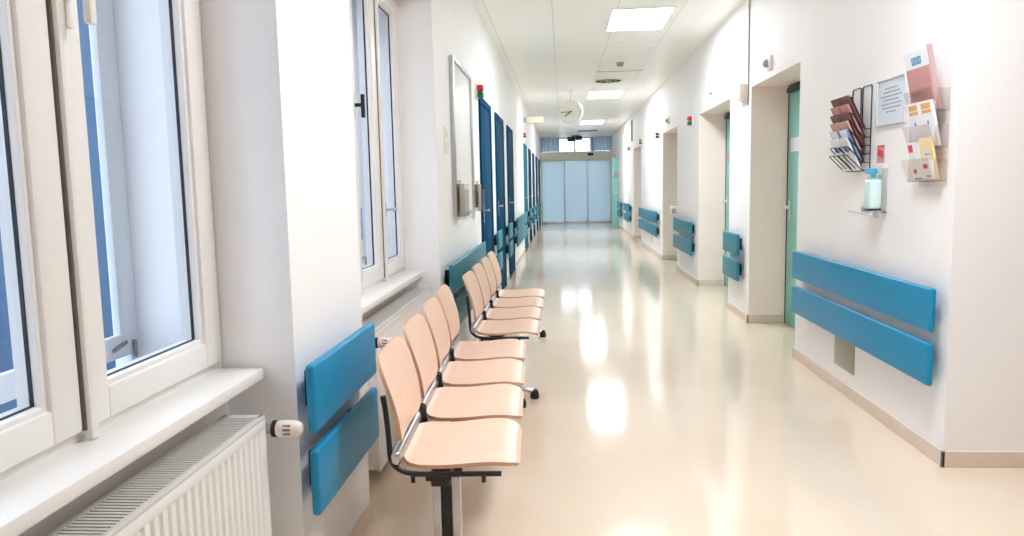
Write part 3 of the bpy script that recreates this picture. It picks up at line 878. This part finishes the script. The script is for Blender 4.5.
for p, q, s in ((mid + .004, b, 'left'), (a, mid - .004, 'right')):
    card(1.447, .205, p, q, 'paper', 'white leaflet with orange block in middle tier, %s of two' % s,
         [(p + .015, q - .015, .15, .165, 'orange'), (p + .015, q - .015, .17, .195, 'orange'), ((p + q) / 2 - .006, (p + q) / 2 + .006, .10, .115, 'pblue')])
card(1.297, .175, mid + .004, b, 'paper', 'white leaflet with red square, left in the lowest tier', [(b - .055, b - .012, .13, .165, 'pred'), (b - .06, b - .03, .03, .05, 'pred'), (b - .1, b - .03, .0, .01, 'ink')])
card(1.297, .19, a, mid - .004, 'yellow', 'pale yellow leaflet at right of the lowest tier', [(a + .02, mid - .03, .10, .13, 'paper'), (a + .02, mid - .04, .11, .12, 'ink'), (a + .03, mid - .03, .02, .06, 'pblue')])
card(1.297, .085, a, mid - .01, 'paper', 'short white leaflet with red mark before the yellow one', [(mid - .07, mid - .03, .05, .07, 'pred'), (a + .03, mid - .05, .01, .02, 'ink')], x=XR - .045, t=.006)
# hand sanitiser
root = empty('sanitiser_dispenser', (XR, 4.10, 1.11), 'sanitiser dispenser with pale turquoise bottle and wire arm', 'dispenser')
ym = 4.085
build('back_plate', MB().box(XR - .012, XR + .001, ym - .05, ym + .05, 1.13, 1.37, .004), 'white', root)
build('bottle', MB().box(XR - .085, XR - .012, ym - .045, ym + .045, 1.145, 1.30, .012, 3), 'liquid', root)
build('bottle_shoulder', MB().box(XR - .075, XR - .018, ym - .035, ym + .035, 1.295, 1.325, .012, 3), 'bottle', root)
build('pump_top', MB().box(XR - .085, XR - .03, ym + .0, ym + .04, 1.33, 1.36, .008, 3).cyl((XR - .055, ym, 1.31), (XR - .055, ym, 1.35), .012, 14), 'sky', root, label='light blue pump top')
build('bracket', MB().box(XR - .03, XR - .004, ym - .055, ym - .047, 1.125, 1.36, .002).box(XR - .09, XR - .004, ym + .047, ym + .055, 1.125, 1.16, .002).box(XR - .09, XR - .004, ym - .055, ym + .055, 1.125, 1.135, .002), 'alu', root)
build('arm', MB().tube([(XR - .02, ym - .052, 1.125), (XR - .10, ym - .05, 1.115), (XR - .125, ym + .05, 1.125), (XR - .13, ym + .13, 1.13)], .004, 8, fillet=.04).cyl((XR - .055, ym - .06, 1.10), (XR - .055, ym - .06, 1.13), .012, 12), 'alu', root)
root = empty('sticker', (XR, 4.13, 1.39), 'small red sticker on the wall above the sanitiser dispenser', 'sticker')
build('backing', MB().box(XR - .002, XR + .001, 4.085, 4.175, 1.388, 1.482), 'salmon', root, smooth=False)
build('print', MB().box(XR - .003, XR - .0015, 4.087, 4.173, 1.47, 1.48).prism([(4.09, 1.41), (4.17, 1.43), (4.16, 1.465), (4.10, 1.45)], 'x', XR - .003, XR - .0015), 'pred', root, smooth=False)

# ------------------------------------------------------------------ light, camera
w = bpy.data.worlds.new('daylight'); S.world = w; w.use_nodes = True
bg = w.node_tree.nodes['Background']
bg.inputs['Color'].default_value = srgb(226, 238, 255); bg.inputs['Strength'].default_value = 2.2

cam = bpy.data.cameras.new('camera'); co = bpy.data.objects.new('camera', cam); COL.objects.link(co); S.camera = co
F = 740.0
cam.sensor_fit = 'HORIZONTAL'; cam.sensor_width = 36.0; cam.lens = 36.0 * F / 1024.0
cam.clip_start = .02; cam.clip_end = 300
fw = Vector((51.0, 82.0, -F)).normalized()        # corridor axis seen from the camera
up = Vector((-math.sin(.013), math.cos(.013), 0)); up = (up - fw * up.dot(fw)).normalized()
rt = fw.cross(up)
co.matrix_world = Matrix(((rt.x, rt.y, rt.z, 0), (fw.x, fw.y, fw.z, 0), (up.x, up.y, up.z, 1.30), (0, 0, 0, 1)))

S.view_settings.view_transform = 'Standard'; S.view_settings.look = 'None'
S.view_settings.gamma = 1.0; S.view_settings.use_curve_mapping = False
S.view_settings.exposure = .8
c = S.cycles
c.max_bounces = 14; c.diffuse_bounces = 8; c.glossy_bounces = 5; c.transparent_max_bounces = 12; c.transmission_bounces = 6
c.sample_clamp_indirect = 6.0
